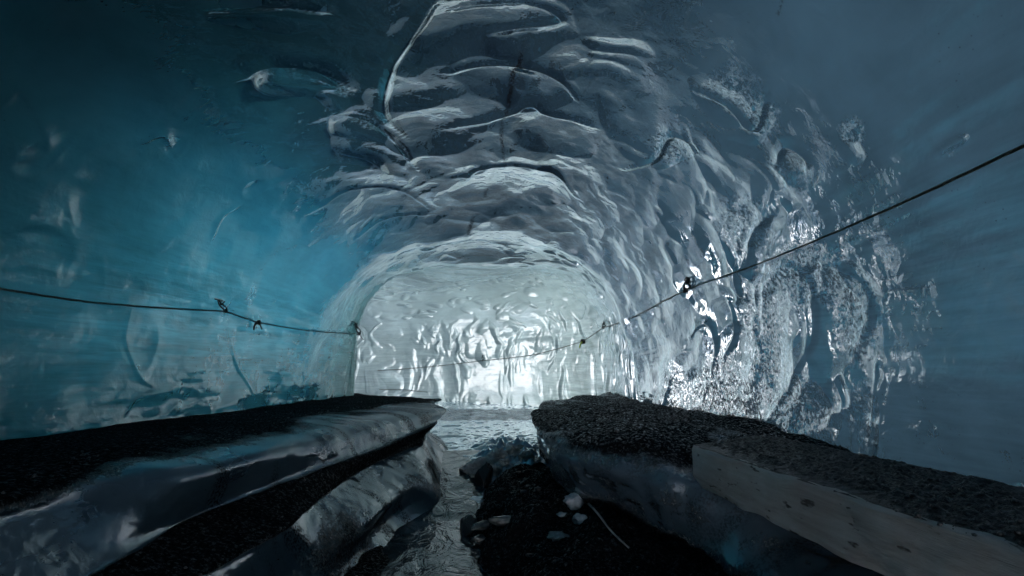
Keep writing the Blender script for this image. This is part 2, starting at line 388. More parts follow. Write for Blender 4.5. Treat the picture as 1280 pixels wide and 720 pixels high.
for pts, w_, h_ in [
    ([(510, 180), (484, 150), (483, 118), (492, 80), (522, 40), (545, 2)], .035, .05), ([(578, 232), (600, 214), (640, 208), (690, 218), (716, 246)], .03, .045),
    ([(560, 92), (610, 84), (650, 86), (690, 100), (718, 128)], .03, .045), ([(560, 170), (620, 150), (662, 136), (690, 148), (740, 162)], .035, .04),
    ([(305, 98), (345, 82), (400, 88), (436, 112)], .035, .065), ([(275, 12), (335, 4), (400, 18)], .035, .06), ([(428, 150), (470, 160), (500, 188), (522, 216)], .025, .04),
    ([(388, 268), (440, 240), (500, 242), (535, 264)], .025, .035), ([(450, 300), (485, 276), (540, 272)], .025, .03), ([(570, 20), (650, 6), (700, 26), (660, 40), (590, 55)], .035, .04),
    ([(950, 540), (985, 480), (1008, 430), (1010, 380), (1000, 342), (975, 335), (950, 362), (942, 410)], .045, .03), ([(1066, 435), (1084, 395), (1068, 355), (1035, 335), (1006, 350)], .05, .03),
    ([(862, 420), (880, 405), (892, 430), (888, 470)], .03, .04), ([(840, 470), (832, 500), (826, 530)], .03, .04), ([(905, 380), (912, 410), (900, 450)], .03, .04), ([(1092, 450), (1090, 490), (1080, 540)], .03, .03),
    ([(168, 392), (162, 425), (176, 470), (196, 484)], .03, .014), ([(290, 432), (298, 462), (312, 492)], .03, .014), ([(160, 515), (175, 498), (215, 490), (235, 500)], .03, .014), ([(0, 290), (60, 282), (100, 310), (90, 350)], .05, .014),
    ([(870, 120), (910, 140), (940, 165), (960, 120)], .03, .045), ([(780, 215), (815, 205), (835, 175), (860, 180)], .03, .045), ([(965, 210), (980, 185), (1004, 200), (1000, 220)], .025, .035), ([(925, 335), (935, 295), (965, 265)], .03, .04),
    ([(5, 130), (30, 115), (60, 185), (20, 200)], .04, .015), ([(180, 180), (205, 170), (220, 195)], .03, .03), ([(270, 300), (280, 275), (300, 262)], .025, .022)]:
    ridge(pts, w_, h_)
P2 = P + N0 * D[..., None]
NN = grid_normals(P2)
FL = bool(np.mean(np.sum(NN * (P2 - mid), axis=2)) > 0)
if FL: NN = -NN
# ---- what the ice is like from place to place, and where its glow is painted in
X, Y, Z = P2[..., 0], P2[..., 1], P2[..., 2]
side = sstep(ARCH * .24, ARCH * .50, TT + .5 * noise(SS * .5, TT * .5, seed=61))      # 0 left, 1 right
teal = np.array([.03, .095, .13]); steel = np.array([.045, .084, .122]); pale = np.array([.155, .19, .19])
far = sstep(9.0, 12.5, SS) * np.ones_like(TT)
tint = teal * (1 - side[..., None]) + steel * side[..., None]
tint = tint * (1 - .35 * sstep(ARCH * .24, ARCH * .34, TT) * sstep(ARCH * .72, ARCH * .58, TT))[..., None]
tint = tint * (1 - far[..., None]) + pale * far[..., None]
glow_l = sstep(3.4, 8.0, SS + .8 * noise(SS * .4, TT * .6, seed=62)) * (1 - side) * (.12 + .88 * sstep(ARCH * .46, ARCH * .30, TT + .4 * noise(SS * .6, TT * .6, seed=66))) * (.35 + .65 * sstep(.1, 1.3, TT))  # teal wall glow painted in by place; the shell has no real thickness
glow_mask = .004 + .08 * glow_l * (1 - far) + .020 * far + .006 * side * (1 - far)
glow_mask = glow_mask * np.ones_like(TT)
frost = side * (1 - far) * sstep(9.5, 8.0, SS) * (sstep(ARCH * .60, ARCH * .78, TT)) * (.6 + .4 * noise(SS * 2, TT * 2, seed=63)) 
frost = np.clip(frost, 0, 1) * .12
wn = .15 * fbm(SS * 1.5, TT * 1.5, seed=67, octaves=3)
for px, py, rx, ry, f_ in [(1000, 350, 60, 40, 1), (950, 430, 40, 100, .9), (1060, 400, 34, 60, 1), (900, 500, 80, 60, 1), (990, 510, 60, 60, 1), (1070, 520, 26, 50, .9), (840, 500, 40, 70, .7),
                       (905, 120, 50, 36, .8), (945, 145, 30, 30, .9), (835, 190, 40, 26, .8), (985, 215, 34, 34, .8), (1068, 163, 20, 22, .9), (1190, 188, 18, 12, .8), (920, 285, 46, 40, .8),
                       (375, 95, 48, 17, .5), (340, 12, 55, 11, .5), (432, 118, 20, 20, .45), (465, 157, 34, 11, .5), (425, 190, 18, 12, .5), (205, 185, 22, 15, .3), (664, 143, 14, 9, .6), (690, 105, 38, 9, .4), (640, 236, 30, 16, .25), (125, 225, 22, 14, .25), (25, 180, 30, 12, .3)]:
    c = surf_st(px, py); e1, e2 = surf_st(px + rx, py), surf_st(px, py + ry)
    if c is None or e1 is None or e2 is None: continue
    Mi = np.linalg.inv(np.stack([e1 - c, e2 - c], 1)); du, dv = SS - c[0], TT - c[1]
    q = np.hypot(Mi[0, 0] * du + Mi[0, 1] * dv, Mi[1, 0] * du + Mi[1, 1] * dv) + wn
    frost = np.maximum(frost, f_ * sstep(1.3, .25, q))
ash = np.zeros_like(glow_mask)
def crack(pts, width, strength):
    st = [surf_st(*p) for p in pts]; st = [p for p in st if p is not None]
    st = np.array(spline(st, 8))
    for a, b in zip(st[:-1], st[1:]):
        m = width * 4; i0, i1 = np.searchsorted(S, [min(a[0], b[0]) - m, max(a[0], b[0]) + m]); j0, j1 = np.searchsorted(T_, [min(a[1], b[1]) - m, max(a[1], b[1]) + m])
        ds, dt = SS[i0:i1] - a[0] + .05 * fbm(SS[i0:i1] * 7, TT[:, j0:j1] * 7, seed=7, octaves=3), TT[:, j0:j1] - a[1]
        L2 = max(((b - a) ** 2).sum(), 1e-9); k = np.clip((ds * (b - a)[0] + dt * (b - a)[1]) / L2, 0, 1)
        dd = np.hypot(ds - k * (b - a)[0], dt - k * (b - a)[1])
        ash[i0:i1, j0:j1] = np.maximum(ash[i0:i1, j0:j1], strength * (.65 + .6 * noise(SS[i0:i1] * 3.3, TT[:, j0:j1] * 3.3, seed=8)) * np.exp(-(dd / width) ** 2))
crack([(668, 40), (655, 62), (648, 85), (640, 105), (636, 132)], .028, 1.6)
crack([(636, 132), (628, 155), (627, 180), (632, 208)], .020, 1.4)
crack([(628, 175), (650, 195), (672, 205), (690, 218)], .05, .45)
crack([(620, 212), (612, 235), (606, 252)], .03, .9)
crack([(597, 270), (588, 285), (580, 305)], .035, 1.2)
crack([(860, 55), (790, 62), (760, 82), (735, 110), (722, 138)], .012, .55)
crack([(850, 70), (810, 105), (790, 130)], .010, .4)
crack([(978, 0), (976, 15)], .010, .9)
crack([(560, 310), (600, 302), (660, 300), (700, 318)], .03, .45)
crack([(300, 262), (330, 268), (342, 280)], .03, .35)
crack([(600, 345), (660, 340), (700, 352), (770, 348)], .02, .35)
crack([(560, 375), (640, 380), (740, 372)], .02, .3)
crack([(800, 402), (830, 398), (845, 392)], .008, .5)
silt_w = np.zeros_like(glow_mask)
layer = np.clip(.10 + .9 * np.maximum(sstep(ARCH * .24, ARCH * .09, TT), sstep(ARCH * .76, ARCH * .92, TT)) * (.75 + .6 * noise(SS * .35, TT * .9, seed=64)), 0, 1) * np.ones_like(glow_mask)
layer = layer * (.45 + .55 * sstep(2.5, 5.5, SS))
clear = np.ones(glow_mask.shape + (3,)) * (np.array([.44, .97, .93]) * (1 - side[..., None]) + np.array([.80, .95, 1.0]) * side[..., None])
gloss = np.ones_like(glow_mask) * (2.2 + 1.0 * side + 2.6 * frost + 1.8 * sstep(ARCH * .24, ARCH * .34, TT) * sstep(ARCH * .72, ARCH * .58, TT)) * (1 - far) + 1.3 * far
A = dict(tint=tint * np.ones(glow_mask.shape + (1,)), glow_mask=glow_mask, frost=frost * np.ones_like(glow_mask), ash=ash, silt=silt_w, layer=layer, clear=clear, gloss=gloss)
j1, j2 = int(NV * .34), int(NV * .66); iS = int(np.searchsorted(S, 9.25))
def piece(name, i0, i1, ja, jb, label):
    sl = (slice(i0, i1 + 1), slice(ja, jb + 1))
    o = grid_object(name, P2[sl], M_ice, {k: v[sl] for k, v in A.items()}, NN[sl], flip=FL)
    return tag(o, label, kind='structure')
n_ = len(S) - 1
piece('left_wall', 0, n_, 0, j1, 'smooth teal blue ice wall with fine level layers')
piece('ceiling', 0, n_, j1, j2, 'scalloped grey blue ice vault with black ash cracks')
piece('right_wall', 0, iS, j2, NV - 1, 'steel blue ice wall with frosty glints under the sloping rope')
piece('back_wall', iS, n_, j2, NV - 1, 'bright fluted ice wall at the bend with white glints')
# end of the passage behind the camera: unseen added cap pinching shut, translucent for soft fill light
ring = P2[0]; cen = np.array([0, -9.5, EYE])
fan = np.stack([ring + (cen - ring) * k for k in np.linspace(0, .98, 12)], 0)
A0 = {k: np.repeat(v[:1], 12, 0) for k, v in A.items()}; A0['glow_mask'] = A0['glow_mask'] * 0 + .045
tag(grid_object('rear_fill_wall', fan, M_ice, A0), 'added closed end of the ice passage behind the viewer, letting soft fill light through', kind='structure')
bv = bvh_of(P2[::4, ::4])
def wall_point(px, py, off=.02):
    loc, nrm, idx, d = bv.ray_cast(Vector((0, 0, EYE)), Vector(ray(px, py)))
    if nrm.dot(Vector(ray(px, py))) > 0: nrm = -nrm
    return np.array(loc) + np.array(nrm) * off, np.array(nrm)

# ------------------------------------------------------------------ cave floor
def line_px(pts):
    """pts: (px, py, h) -> arrays Y, X, h sorted by Y"""
    q = sorted((tuple(on_level(*p)[[1, 0]]) + (p[2],) for p in pts)); q = np.array(q)
    return q[:, 0], q[:, 1], q[:, 2]
ML = line_px([(612, 598, 1.32), (600, 612, 1.38), (587, 632, 1.42), (579, 660, 1.45), (590, 694, 1.45), (604, 719, 1.45)])
yl, xl = np.arange(-3, 19, .02), np.arange(-4.6, 4.2, .02)
YY, XX = np.meshgrid(yl, xl, indexing='ij')
hh = np.interp(YY, [0, 5.5, 7, 9, 11, 14, 18], [1.56, 1.54, 1.36, 1.2, 1.08, .98, .9])
nz = fbm(XX * 1.1, YY * .7, seed=71, octaves=4)
zf = EYE - hh + .035 * nz
gx = fbm(XX * 5, YY * 5, seed=72, octaves=4)
zf += sstep(7.0, 9, YY) * .02 * gx
# side banks rise to the walls in the far part
# gravel mound
mx = np.interp(YY, ML[0], ML[1])
mw = sstep(0, .42, XX - mx + .05 * gx)
my = sstep(7.2, 6.2, YY + .5 * (XX - .3) + .1 * gx)
mtop = np.interp(YY, [1, 3, 4, 5.2, 6.2, 7], [.36, .38, .36, .36, .30, .2]) + .16 * np.exp(-((XX - .75) ** 2) / .25 - ((YY - 5.3) ** 2) / 2.5)
mound = mw * my * (mtop + .07 * fbm(XX * 2.2, YY * 2.2, seed=73, octaves=4) + .02 * fbm(XX * 14, YY * 14, seed=74, octaves=3))
zf += np.maximum(mound, 0)
# rubble behind the mound
rub = np.exp(-((XX - .35) ** 2) / .28 - ((YY - 7.9) ** 2) / 1.3)
zf += rub * (.14 + .13 * np.maximum(fbm(XX * 5, YY * 5, seed=75, octaves=5, gain=.6), -.4))
silt_f = np.clip(mw * my * 5, 0, 1)
band = sstep(11.2, 11.8, YY + .3 * nz) * sstep(14.8, 13.8, YY + .4 * nz)
silt_f = np.maximum(silt_f, band * .42)
silt_f = np.maximum(silt_f, .20 * rub)
dark_l = sstep(5.1, 4.6, YY + (XX + .9) * 1.4 + .2 * gx) * sstep(-.42, -.62, XX + .06 * gx)
silt_f = np.maximum(silt_f, dark_l)
zf += .10 * dark_l * sstep(-.4, -1.3, XX)
Pf = np.stack([XX, YY, zf], 2)
one = np.ones_like(XX)
Af = dict(tint=one[..., None] * np.array([.40, .50, .60]), glow_mask=one * 0, frost=one * .25 * sstep(6, 9, YY), ash=one * 0,
          silt=silt_f, layer=one * .3, clear=one[..., None] * np.ones(3), gloss=one * 1.5 + 2.0 * sstep(5.5, 7.5, YY))
Nf = grid_normals(Pf); Nf *= np.sign(Nf[..., 2:3])
tag(grid_object('cave_floor', Pf, M_bank, Af, flip=True), 'icy cave floor with black gravel and a brown silt strip', kind='structure')
# floor of the side passage out to daylight
xs2, ys2 = np.arange(-30, -4.5, .12), np.arange(7, 22, .12)
XX2, YY2 = np.meshgrid(xs2, ys2, indexing='ij')
P3 = np.stack([XX2, YY2, EYE - .93 + .05 * fbm(XX2, YY2, seed=80) - .25 * sstep(-8, -14, XX2)], 2); o3 = np.ones_like(XX2)
A3 = dict(tint=o3[..., None] * np.array([.6, .65, .7]), glow_mask=o3 * 0, frost=o3 * .5, ash=o3 * 0, silt=o3 * .15, layer=o3 * .3, clear=o3[..., None] * np.ones(3), gloss=o3)
tag(grid_object('passage_floor', P3, M_bank, A3), 'icy floor of the side passage leading out to daylight', kind='structure')
t = NT('snow'); co = t.n('ShaderNodeTexCoord').outputs['Object']
sn = t.n('ShaderNodeBsdfPrincipled', {'Base Color': t.ramp(t.noise(co, .3, 5), [(.3, (.62, .65, .68)), (.7, (.82, .83, .84))]), 'Roughness': .7})
M_snow = t.surf(sn.outputs[0])
g1 = np.concatenate([-np.geomspace(900, 46, 50), np.linspace(-45, 45, 160), np.geomspace(46, 900, 50)])
GX, GY = np.meshgrid(g1, g1, indexing='ij'); rr = np.hypot(GX, GY)
GZ = EYE - 2.0 + .5 * sstep(15, 60, rr) * fbm(GX * .03, GY * .03, seed=90) + 30 * sstep(120, 700, rr) * (1 + fbm(GX * .004, GY * .004, seed=91))
GZ += 13 * sstep(-11, -27, GX + .12 * (GY - 15) + 1.5 * fbm(GX * .15, GY * .15, seed=92)) * sstep(70, 40, np.abs(GY - 12)) * sstep(-120, -60, GX)  # unseen snow bank added to bounce sunlight in through the exit
tag(grid_object('ground', np.stack([GX, GY, GZ], 2), M_snow), 'snow covered glacier surface outside the cave, with an unseen bank added to reflect sunlight in', kind='structure')

# stream water
t = NT('meltwater'); co = t.n('ShaderNodeTexCoord').outputs['Object']
mp = t.n('ShaderNodeMapping', {'Vector': co, 'Scale': (1, .55, 1)}).outputs[0]
hgt = t.math('ADD', t.math('MULTIPLY', t.noise(mp, 5, 3, .55, 1.0), .026), t.math('MULTIPLY', t.noise(mp, 22, 3, .6, .5), .0035))
bp = t.n('ShaderNodeBump', {'Height': hgt, 'Strength': 1.0, 'Distance': 1.0}).outputs[0]
wt = t.n('ShaderNodeBsdfPrincipled', {'Base Color': (.03, .045, .055, 1), 'Roughness': .07, 'IOR': 1.45, 'Normal': bp, 'Specular IOR Level': .8})
M_water = t.surf(wt.outputs[0])
ya, xa = np.meshgrid(np.arange(1.5, 8.4, .05), np.arange(-1.6, .5, .05), indexing='ij')
wz = EYE - 1.505 + .0 * ya + np.interp(ya, [1, 5.6, 7, 8.4], [0, .0, .17, .30]) + .006 * fbm(xa * 4, ya * 3, seed=95)
tag(grid_object('stream', np.stack([xa, ya, wz], 2), M_water), 'dark rippled meltwater running between the banks', kind='structure')

# ------------------------------------------------------------------ banks of ice beside the stream
BANKS = []
def bank(name, ys, lines, mat, label, cat, tintc, amp=.02, flute=.0, fine=.005, seed=0, glowv=.0, sub=46, glossv=1.2, ashv=0.0, frostv=.35):
    """lines: list of (Y[], X[], h[], silt) from the wall down to the stream; skinned across"""
    L = []
    for Yk, Xk, Hk, sl in lines:
        xk = smooth_interp(ys, Yk, Xk, .18); hk = smooth_interp(ys, Yk, Hk, .18)
        L.append((xk, EYE - hk, np.full_like(ys, sl) if np.isscalar(sl) else np.interp(ys, *sl)))
    n = len(L); ts = []; 
    for k in range(n - 1): ts += list(k + np.arange(sub) / sub)
    ts.append(n - 1); ts = np.array(ts)
    A_ = np.stack([np.stack(q, 1) for q in L], 0)          # line, y, (x,z,silt)
    Ax = np.concatenate([2 * A_[:1] - A_[1:2], A_, 2 * A_[-1:] - A_[-2:-1]], 0)
    k = np.minimum(ts.astype(int), n - 2); f = (ts - k)[:, None, None]
    a, b, c, d = Ax[k], Ax[k + 1], Ax[k + 2], Ax[k + 3]
    Q = .5 * (2 * b + (c - a) * f + (2 * a - 5 * b + 4 * c - d) * f ** 2 + (3 * b - a - 3 * c + d) * f ** 3)
    Q = np.where(np.arange(3) == 2, b + (c - b) * f, Q)
    G = np.empty((len(ys), len(ts), 3)); G[..., 0] = Q[..., 0].T; G[..., 1] = ys[:, None]; G[..., 2] = Q[..., 1].T
    sl = Q[..., 2].T
    Nn = grid_normals(G)
    x_, y_, z_ = G[..., 0], G[..., 1], G[..., 2]
    cen = np.array([0, 0, 0.0]); 
    if np.mean(Nn[..., 2]) < 0: Nn = -Nn
    dsp = amp * fbm(x_ * 1.6, y_ * 1.1, z_ * 1.6, seed=seed, octaves=4) + fine * fbm(x_ * 9, y_ * 6, z_ * 9, seed=seed + 3, octaves=3)
    dsp = dsp + flute * noise(y_ * 5 + z_ * 2.5, z_ * .8, seed=seed + 5) * (1 - np.clip(sl, 0, 1))
    G = G + Nn * dsp[..., None]
    Ng = grid_normals(G); 
    if np.mean(Ng[..., 2]) < 0: Ng = -Ng
    o = np.ones_like(x_)
    sl = sl + .22 * fbm(x_ * 1.5, y_ * 1.2, z_ * 3, seed=seed + 9, octaves=3)
    at = dict(tint=o[..., None] * np.array(tintc), glow_mask=o * glowv, frost=o * frostv, ash=o * ashv * sstep(-.1, .9, fbm(y_ * 4.5 + z_ * 1.2, z_ * 1.6, seed=seed + 12, octaves=4) + .5 * fbm(x_ * .8, y_ * .8, seed=seed + 13, octaves=2)), silt=np.clip(sl, 0, 1.1), layer=o * .3, clear=o[..., None] * np.array([.6, .95, 1]), gloss=o * glossv)
    ob = grid_object(name, G, mat, at); BANKS.append((G, at['silt']))
    return tag(ob, label, cat)
def lp(pts, sl, ext=None):
    q = line_px(pts); Y_, X_, H_ = [list(v) for v in q]
    for e in (ext or []): Y_.append(e[0]); X_.append(e[1]); H_.append(e[2])
    o = np.argsort(Y_); return (np.array(Y_)[o], np.array(X_)[o], np.array(H_)[o], sl)

ys = np.arange(.6, 12.6, .018)
end = [(9.6, -1.05), (10.5, -1.5), (11.5, -2.3), (12.6, -3.2)]
def tip(h, dx=0): return [(y, x + dx, h) for y, x in end]
left = [
    (np.array([0, 13]), np.array([-4.6, -4.6]), np.array([.50, .50]), 1.0),
    (np.array([0, 4, 8, 13]), np.array([-2.9, -2.9, -2.0, -3.6]), np.array([.50, .50, .49, .5]), 1.0),
    lp([(5, 612, .5), (230, 556, .5), (400, 520, .5), (500, 505, .5), (553, 499, .5)], ([0, 3, 5, 8, 13], [.75, .6, .5, .4, .5]), [(0, -2.0, .5)] + tip(.5)),
    lp([(60, 640, .62), (250, 590, .60), (400, 545, .58), (500, 520, .56), (557, 510, .56)], ([0, 3, 5, 8, 13], [.12, .05, .0, .1, .2]), [(0, -1.85, .62)] + tip(.56, .03)),
    lp([(130, 697, .85), (240, 640, .85), (400, 584, .82), (480, 553, .78), (555, 521, .68)], 0.0, [(0, -1.8, .85)] + tip(.66)),
    lp([(150, 706, .88), (250, 648, .88), (400, 593, .85), (480, 560, .81), (548, 530, .72)], 1.1, [(0, -1.95, .88)] + tip(.8, -.05)),
    lp([(235, 718, .98), (340, 664, .98), (400, 618, .97), (440, 590, .94), (530, 547, .88)], 1.0, [(0, -1.55, .98)] + tip(.95, -.05)),
    lp([(265, 722, 1.03), (350, 672, 1.03), (405, 625, 1.02), (450, 594, .99), (534, 556, .95)], 0.0, [(0, -1.5, 1.03)] + tip(1.0)),
    lp([(350, 722, 1.25), (440, 668, 1.25), (500, 615, 1.2), (535, 588, 1.13)], .28, [(0, -1.3, 1.25), (9, -.8, 1.1)] + tip(1.1)),
    lp([(424, 722, 1.46), (490, 645, 1.42), (548, 618, 1.35), (545, 595, 1.27)], .22, [(0, -1.1, 1.48), (9, -.7, 1.2)] + tip(1.15)),
    (np.array([0, 3, 5, 7, 9, 13]), np.array([-.8, -.8, -.4, -.35, -.4, -1]), np.array([1.85, 1.85, 1.8, 1.7, 1.6, 1.6]), .3)]
bank('ice_ledge', ys, left, M_bank, 'long grey ice bank topped with black silt along the left wall', 'ice ledge', (.075, .115, .145), amp=.02, flute=.005, fine=.003, seed=101, glossv=.24, ashv=.8, frostv=.06)

ys = np.arange(.6, 12.2, .016)
right = [
    (np.array([0, 13]), np.array([3.6, 3.6]), np.array([.56, .50]), .9),
    (np.array([0, 3.7, 4.3, 6, 9, 12.2]), np.array([2.45, 2.45, 1.9, 1.7, 2.0, 3.2]), np.array([.62, .60, .50, .49, .50, .5]), .62),
    lp([(690, 502, .5), (672, 516, .5), (690, 535, .5), (770, 547, .5), (866, 556, .52)], .62, [(0, 2.3, .82), (3.2, 2.2, .80), (3.7, 1.7, .6), (9.6, 1.5, .5), (11, 2.3, .5), (12.2, 3.1, .5)]),
    lp([(682, 512, .6), (668, 540, .64), (690, 565, .68), (760, 585, .7), (850, 600, .72)], .16, [(0, 2.2, .92), (3.0, 2.1, .9), (9.6, 1.4, .6), (11, 2.2, .6), (12.2, 3.0, .6)]),
    lp([(686, 520, .75), (672, 560, .82), (700, 596, .9), (775, 628, .98), (850, 660, 1.05), (930, 700, 1.1)], .2, [(0, 2.1, 1.15), (9.6, 1.4, .8), (11, 2.2, .8), (12.2, 3.0, .8)]),
    lp([(688, 530, .95), (680, 578, .98), (712, 618, 1.08), (780, 656, 1.18), (860, 700, 1.3)], 1.0, [(0, 2.0, 1.4), (9.6, 1.4, 1.0), (11, 2.2, 1.0), (12.2, 3.0, 1.0)]),
    (np.array([0, 3, 4.2, 5, 7, 9, 12.2]), np.array([2.4, 2.2, 1.6, 1.2, 1.3, 1.6, 3.1]), np.array([1.7, 1.7, 1.6, 1.5, 1.5, 1.5, 1.4]), 1.0)]
bank('ice_ledge', ys, right, M_bank, 'bulging wet ice bank capped with dark gravel right of the stream', 'ice ledge', (.09, .135, .18), amp=.06, flute=.0, seed=201, glossv=3.0, ashv=.5, frostv=.2)

# ------------------------------------------------------------------ long wooden beam under grit
t = NT('worn_painted_wood'); co = t.n('ShaderNodeTexCoord').outputs['Object']
st = t.n('ShaderNodeMapping', {'Vector': co, 'Scale': (8, .7, 8)}).outputs[0]
wood = t.ramp(t.noise(st, 2.2, 6, .7, .4), [(.25, (.34, .30, .27)), (.45, (.58, .55, .52)), (.7, (.74, .72, .70))])
nick = t.ramp(t.noise(t.n('ShaderNodeMapping', {'Vector': co, 'Scale': (10, 4, 14)}).outputs[0], 1.6, 3, .6), [(.62, g(0)), (.68, g(1))])
wood = t.mixc(nick, wood, (.05, .045, .045, 1))
stain = t.ramp(t.noise(co, 1.3, 4, .7), [(.4, g(0)), (.75, g(.55))]); wood = t.mixc(stain, wood, (.30, .23, .19, 1))
hb = t.math('ADD', t.math('MULTIPLY', t.noise(st, 5, 5, .7), .010), t.math('MULTIPLY', nick, -.006))
bb = t.n('ShaderNodeBump', {'Height': hb, 'Strength': 1.0, 'Distance': 1.0}).outputs[0]
M_wood = t.surf(t.n('ShaderNodeBsdfPrincipled', {'Base Color': wood, 'Roughness': .6, 'Normal': bb}).outputs[0])
t = NT('grit'); co = t.n('ShaderNodeTexCoord').outputs['Object']
gv = t.noise(co, 55, 4, .75)
gc = t.ramp(gv, [(.40, (.004, .004, .005)), (.6, (.018, .018, .02)), (.74, (.09, .095, .10))])
gb = t.n('ShaderNodeBump', {'Height': t.math('MULTIPLY', gv, .03), 'Strength': 1.0, 'Distance': 1.0}).outputs[0]
M_grit = t.surf(t.n('ShaderNodeBsdfPrincipled', {'Base Color': gc, 'Roughness': .32, 'Normal': gb}).outputs[0])
nearF = on_level(865, 557, .5); nearR = on_level(1280, 690, .5); farF = on_level(958, 544, .5); farR = on_level(1280, 610, .5)
botF = on_level(871, 601, .775); botR = on_level(1110, 720, .775)
print('beam', nearF, nearR, farF, farR, botF, botR)
root = bpy.data.objects.new('wooden_beam', None); sc.collection.objects.link(root)
dirn = (nearR - nearF); dirn[2] = 0; dirn /= np.linalg.norm(dirn); dirf = (farR - farF); dirf[2] = 0; dirf /= np.linalg.norm(dirf)
root.location = tuple(nearF * [1, 1, 0] + [0, 0, EYE - .78])
def beam_grid(length=4.4, nl=220):
    ring_ = []
    # section: near top, far top, far bottom, near bottom with eased corners; several points per side
    for k in range(nl + 1):
        d = k / nl * length
        a = nearF + dirn * d; b = farF + dirf * d
        zt, zb = EYE - .5, EYE - .755
        c = [(a, zt)] ; sec = []
        def seg(p, zp, q, zq, n):
            for i in range(n): f_ = i / n; w = p * (1 - f_) + q * f_; sec.append([w[0], w[1], zp * (1 - f_) + zq * f_])
        e = .018
        u = (b - a) / np.linalg.norm(b - a)
        seg(a + u * e, zt, b - u * e, zt, 26); seg(b - u * e, zt, b, zt - e, 2); seg(b, zt - e, b, zb, 8); seg(b, zb, a, zb, 14)
        seg(a, zb, a - u * .012, zb + .03, 2); seg(a - u * .012, zb + .03, a, zt - e, 14); seg(a, zt - e, a + u * e, zt, 3)
        ring_.append(sec)
    return np.array(ring_)
BG = beam_grid(); bc = BG.copy()
bc += .006 * fbm(BG[..., 0] * 9, BG[..., 1] * 5, BG[..., 2] * 9, seed=301)[..., None]
loc = np.array(root.location); nr = BG.shape[1]; V = (bc - loc).reshape(-1, 3); F = []
for i in range(BG.shape[0] - 1):
    for j in range(nr):
        k = (j + 1) % nr; F.append((i * nr + j, i * nr + k, (i + 1) * nr + k, (i + 1) * nr + j))
F.append(tuple(range(nr))[::-1]); F.append(tuple((BG.shape[0] - 1) * nr + j for j in range(nr)))
mesh_object('timber', V, F, M_wood, root, smooth=False)
# grit bed on top
gn, gm = 500, 110
tl = np.linspace(0, 1, gn)[:, None]; tw = np.linspace(0, 1, gm)[None, :]
a = nearF + dirn * tl * 4.4; b = farF + dirf * tl * 4.4
pg = a[:, None, :] * (1 - tw[..., None]) + b[:, None, :] * tw[..., None]
edge = np.minimum(tw, 1 - tw) * 8; edge = np.clip(np.minimum(edge, tl * 40), 0, 1)
wob = .03 * fbm(tl * 30, tw * 0 + 3, seed=311)
hz = .022 * np.sqrt(edge) + .008 * fbm(pg[..., 0] * 32, pg[..., 1] * 32, seed=310) * edge + .012 * np.maximum(noise(pg[..., 0] * 45, pg[..., 1] * 45, seed=312), 0) * edge
pg = pg.copy(); pg[..., 2] = EYE - .5 - .004 + hz; shrink = (.5 - tw) * .03 * (1 + wob * 10)
pg[..., :2] += (b - a)[:, None, :2].repeat(gm, 1) * shrink[..., None]
pg[..., 2] += .0
grid_object('grit_layer', pg - loc, M_grit, parent=root)
tag(root, 'long pale worn beam covered with black grit at the right edge', 'beam')

# ------------------------------------------------------------------ ropes
M_rope = plain_material('dark_rope', (.012, .012, .012), (.05, .05, .045), 60, .7, .002, 200)
M_rope2 = plain_material('olive_rope', (.03, .032, .025), (.10, .10, .075), 60, .7, .002, 200)
M_cord = plain_material('black_cord', (.006, .006, .007), (.02, .02, .02), 60, .8, .001, 200)
M_tag = plain_material('lime_tape', (.45, .55, .06), (.6, .7, .1), 30, .6, .001, 100)
M_steel = plain_material('ice_screw_steel', (.05, .05, .055), (.12, .12, .13), 40, .35, .001, 100)
def rope(name, pts, rad, mat, label, sag=0.0, off=.05):
    P_ = []
    for i, (px, py, o) in enumerate(pts): P_.append(wall_point(px, py, o)[0])
    out = []
    for a, b in zip(P_[:-1], P_[1:]):
        L = np.linalg.norm(b - a); n = max(6, int(L / .05))
        for k in range(n):
            f = k / n; p = a * (1 - f) + b * f; p = p - np.array([0, 0, sag * L * 4 * f * (1 - f)]); out.append(p)
    out.append(P_[-1])
    V, F = tube_geo(out, rad, 8, twist=.5)
    return P_, tag(mesh_object(name, V, F, mat), label, 'rope')
LP, _ = rope('safety_rope', [(-60, 352, .10), (100, 377, .08), (276, 387, .07)], .009, M_rope, 'dark rope strung along the teal left wall, left of the first cord tie', .006)
LP2, _ = rope('safety_rope', [(278, 388, .07), (318, 402, .06), (380, 412, .06), (446, 417, .05), (455, 424, .05)], .009, M_rope, 'dark rope between the knotted tail and the ice edge on the left wall', .004)
def at_depth(px, py, y):
    d = ray(px, py); return np.array([0, 0, EYE]) + d * (y / d[1])
def on_ray(px, py, f):
    q = wall_point(px, py, 0)[0]; e_ = np.array([0, 0, EYE]); return e_ + (q - e_) * f
RP = [on_ray(1340, 152, .82), on_ray(1280, 182, .84), on_ray(1100, 266, .89), on_ray(950, 329, .95), wall_point(862, 362, .06)[0], wall_point(800, 393, .05)[0]]
o_ = spline(RP, 14); V, F = tube_geo(o_, .0078, 8, twist=.5)
tag(mesh_object('safety_rope', V, F, M_rope2), 'taut olive rope sloping down across the right wall', 'rope')
FP, _ = rope('safety_rope', [(798, 394, .05), (757, 409, .06), (731, 427, .06), (670, 444, .06), (605, 451, .06), (530, 459, .05), (472, 463, .04)], .011, M_rope, 'slender rope sagging across the bright fluted far wall', .006)
rope('safety_rope', [(474, 487, .04), (500, 487, .05), (535, 490, .05)], .010, M_rope, 'short low rope just above the floor of the far wall', .003)

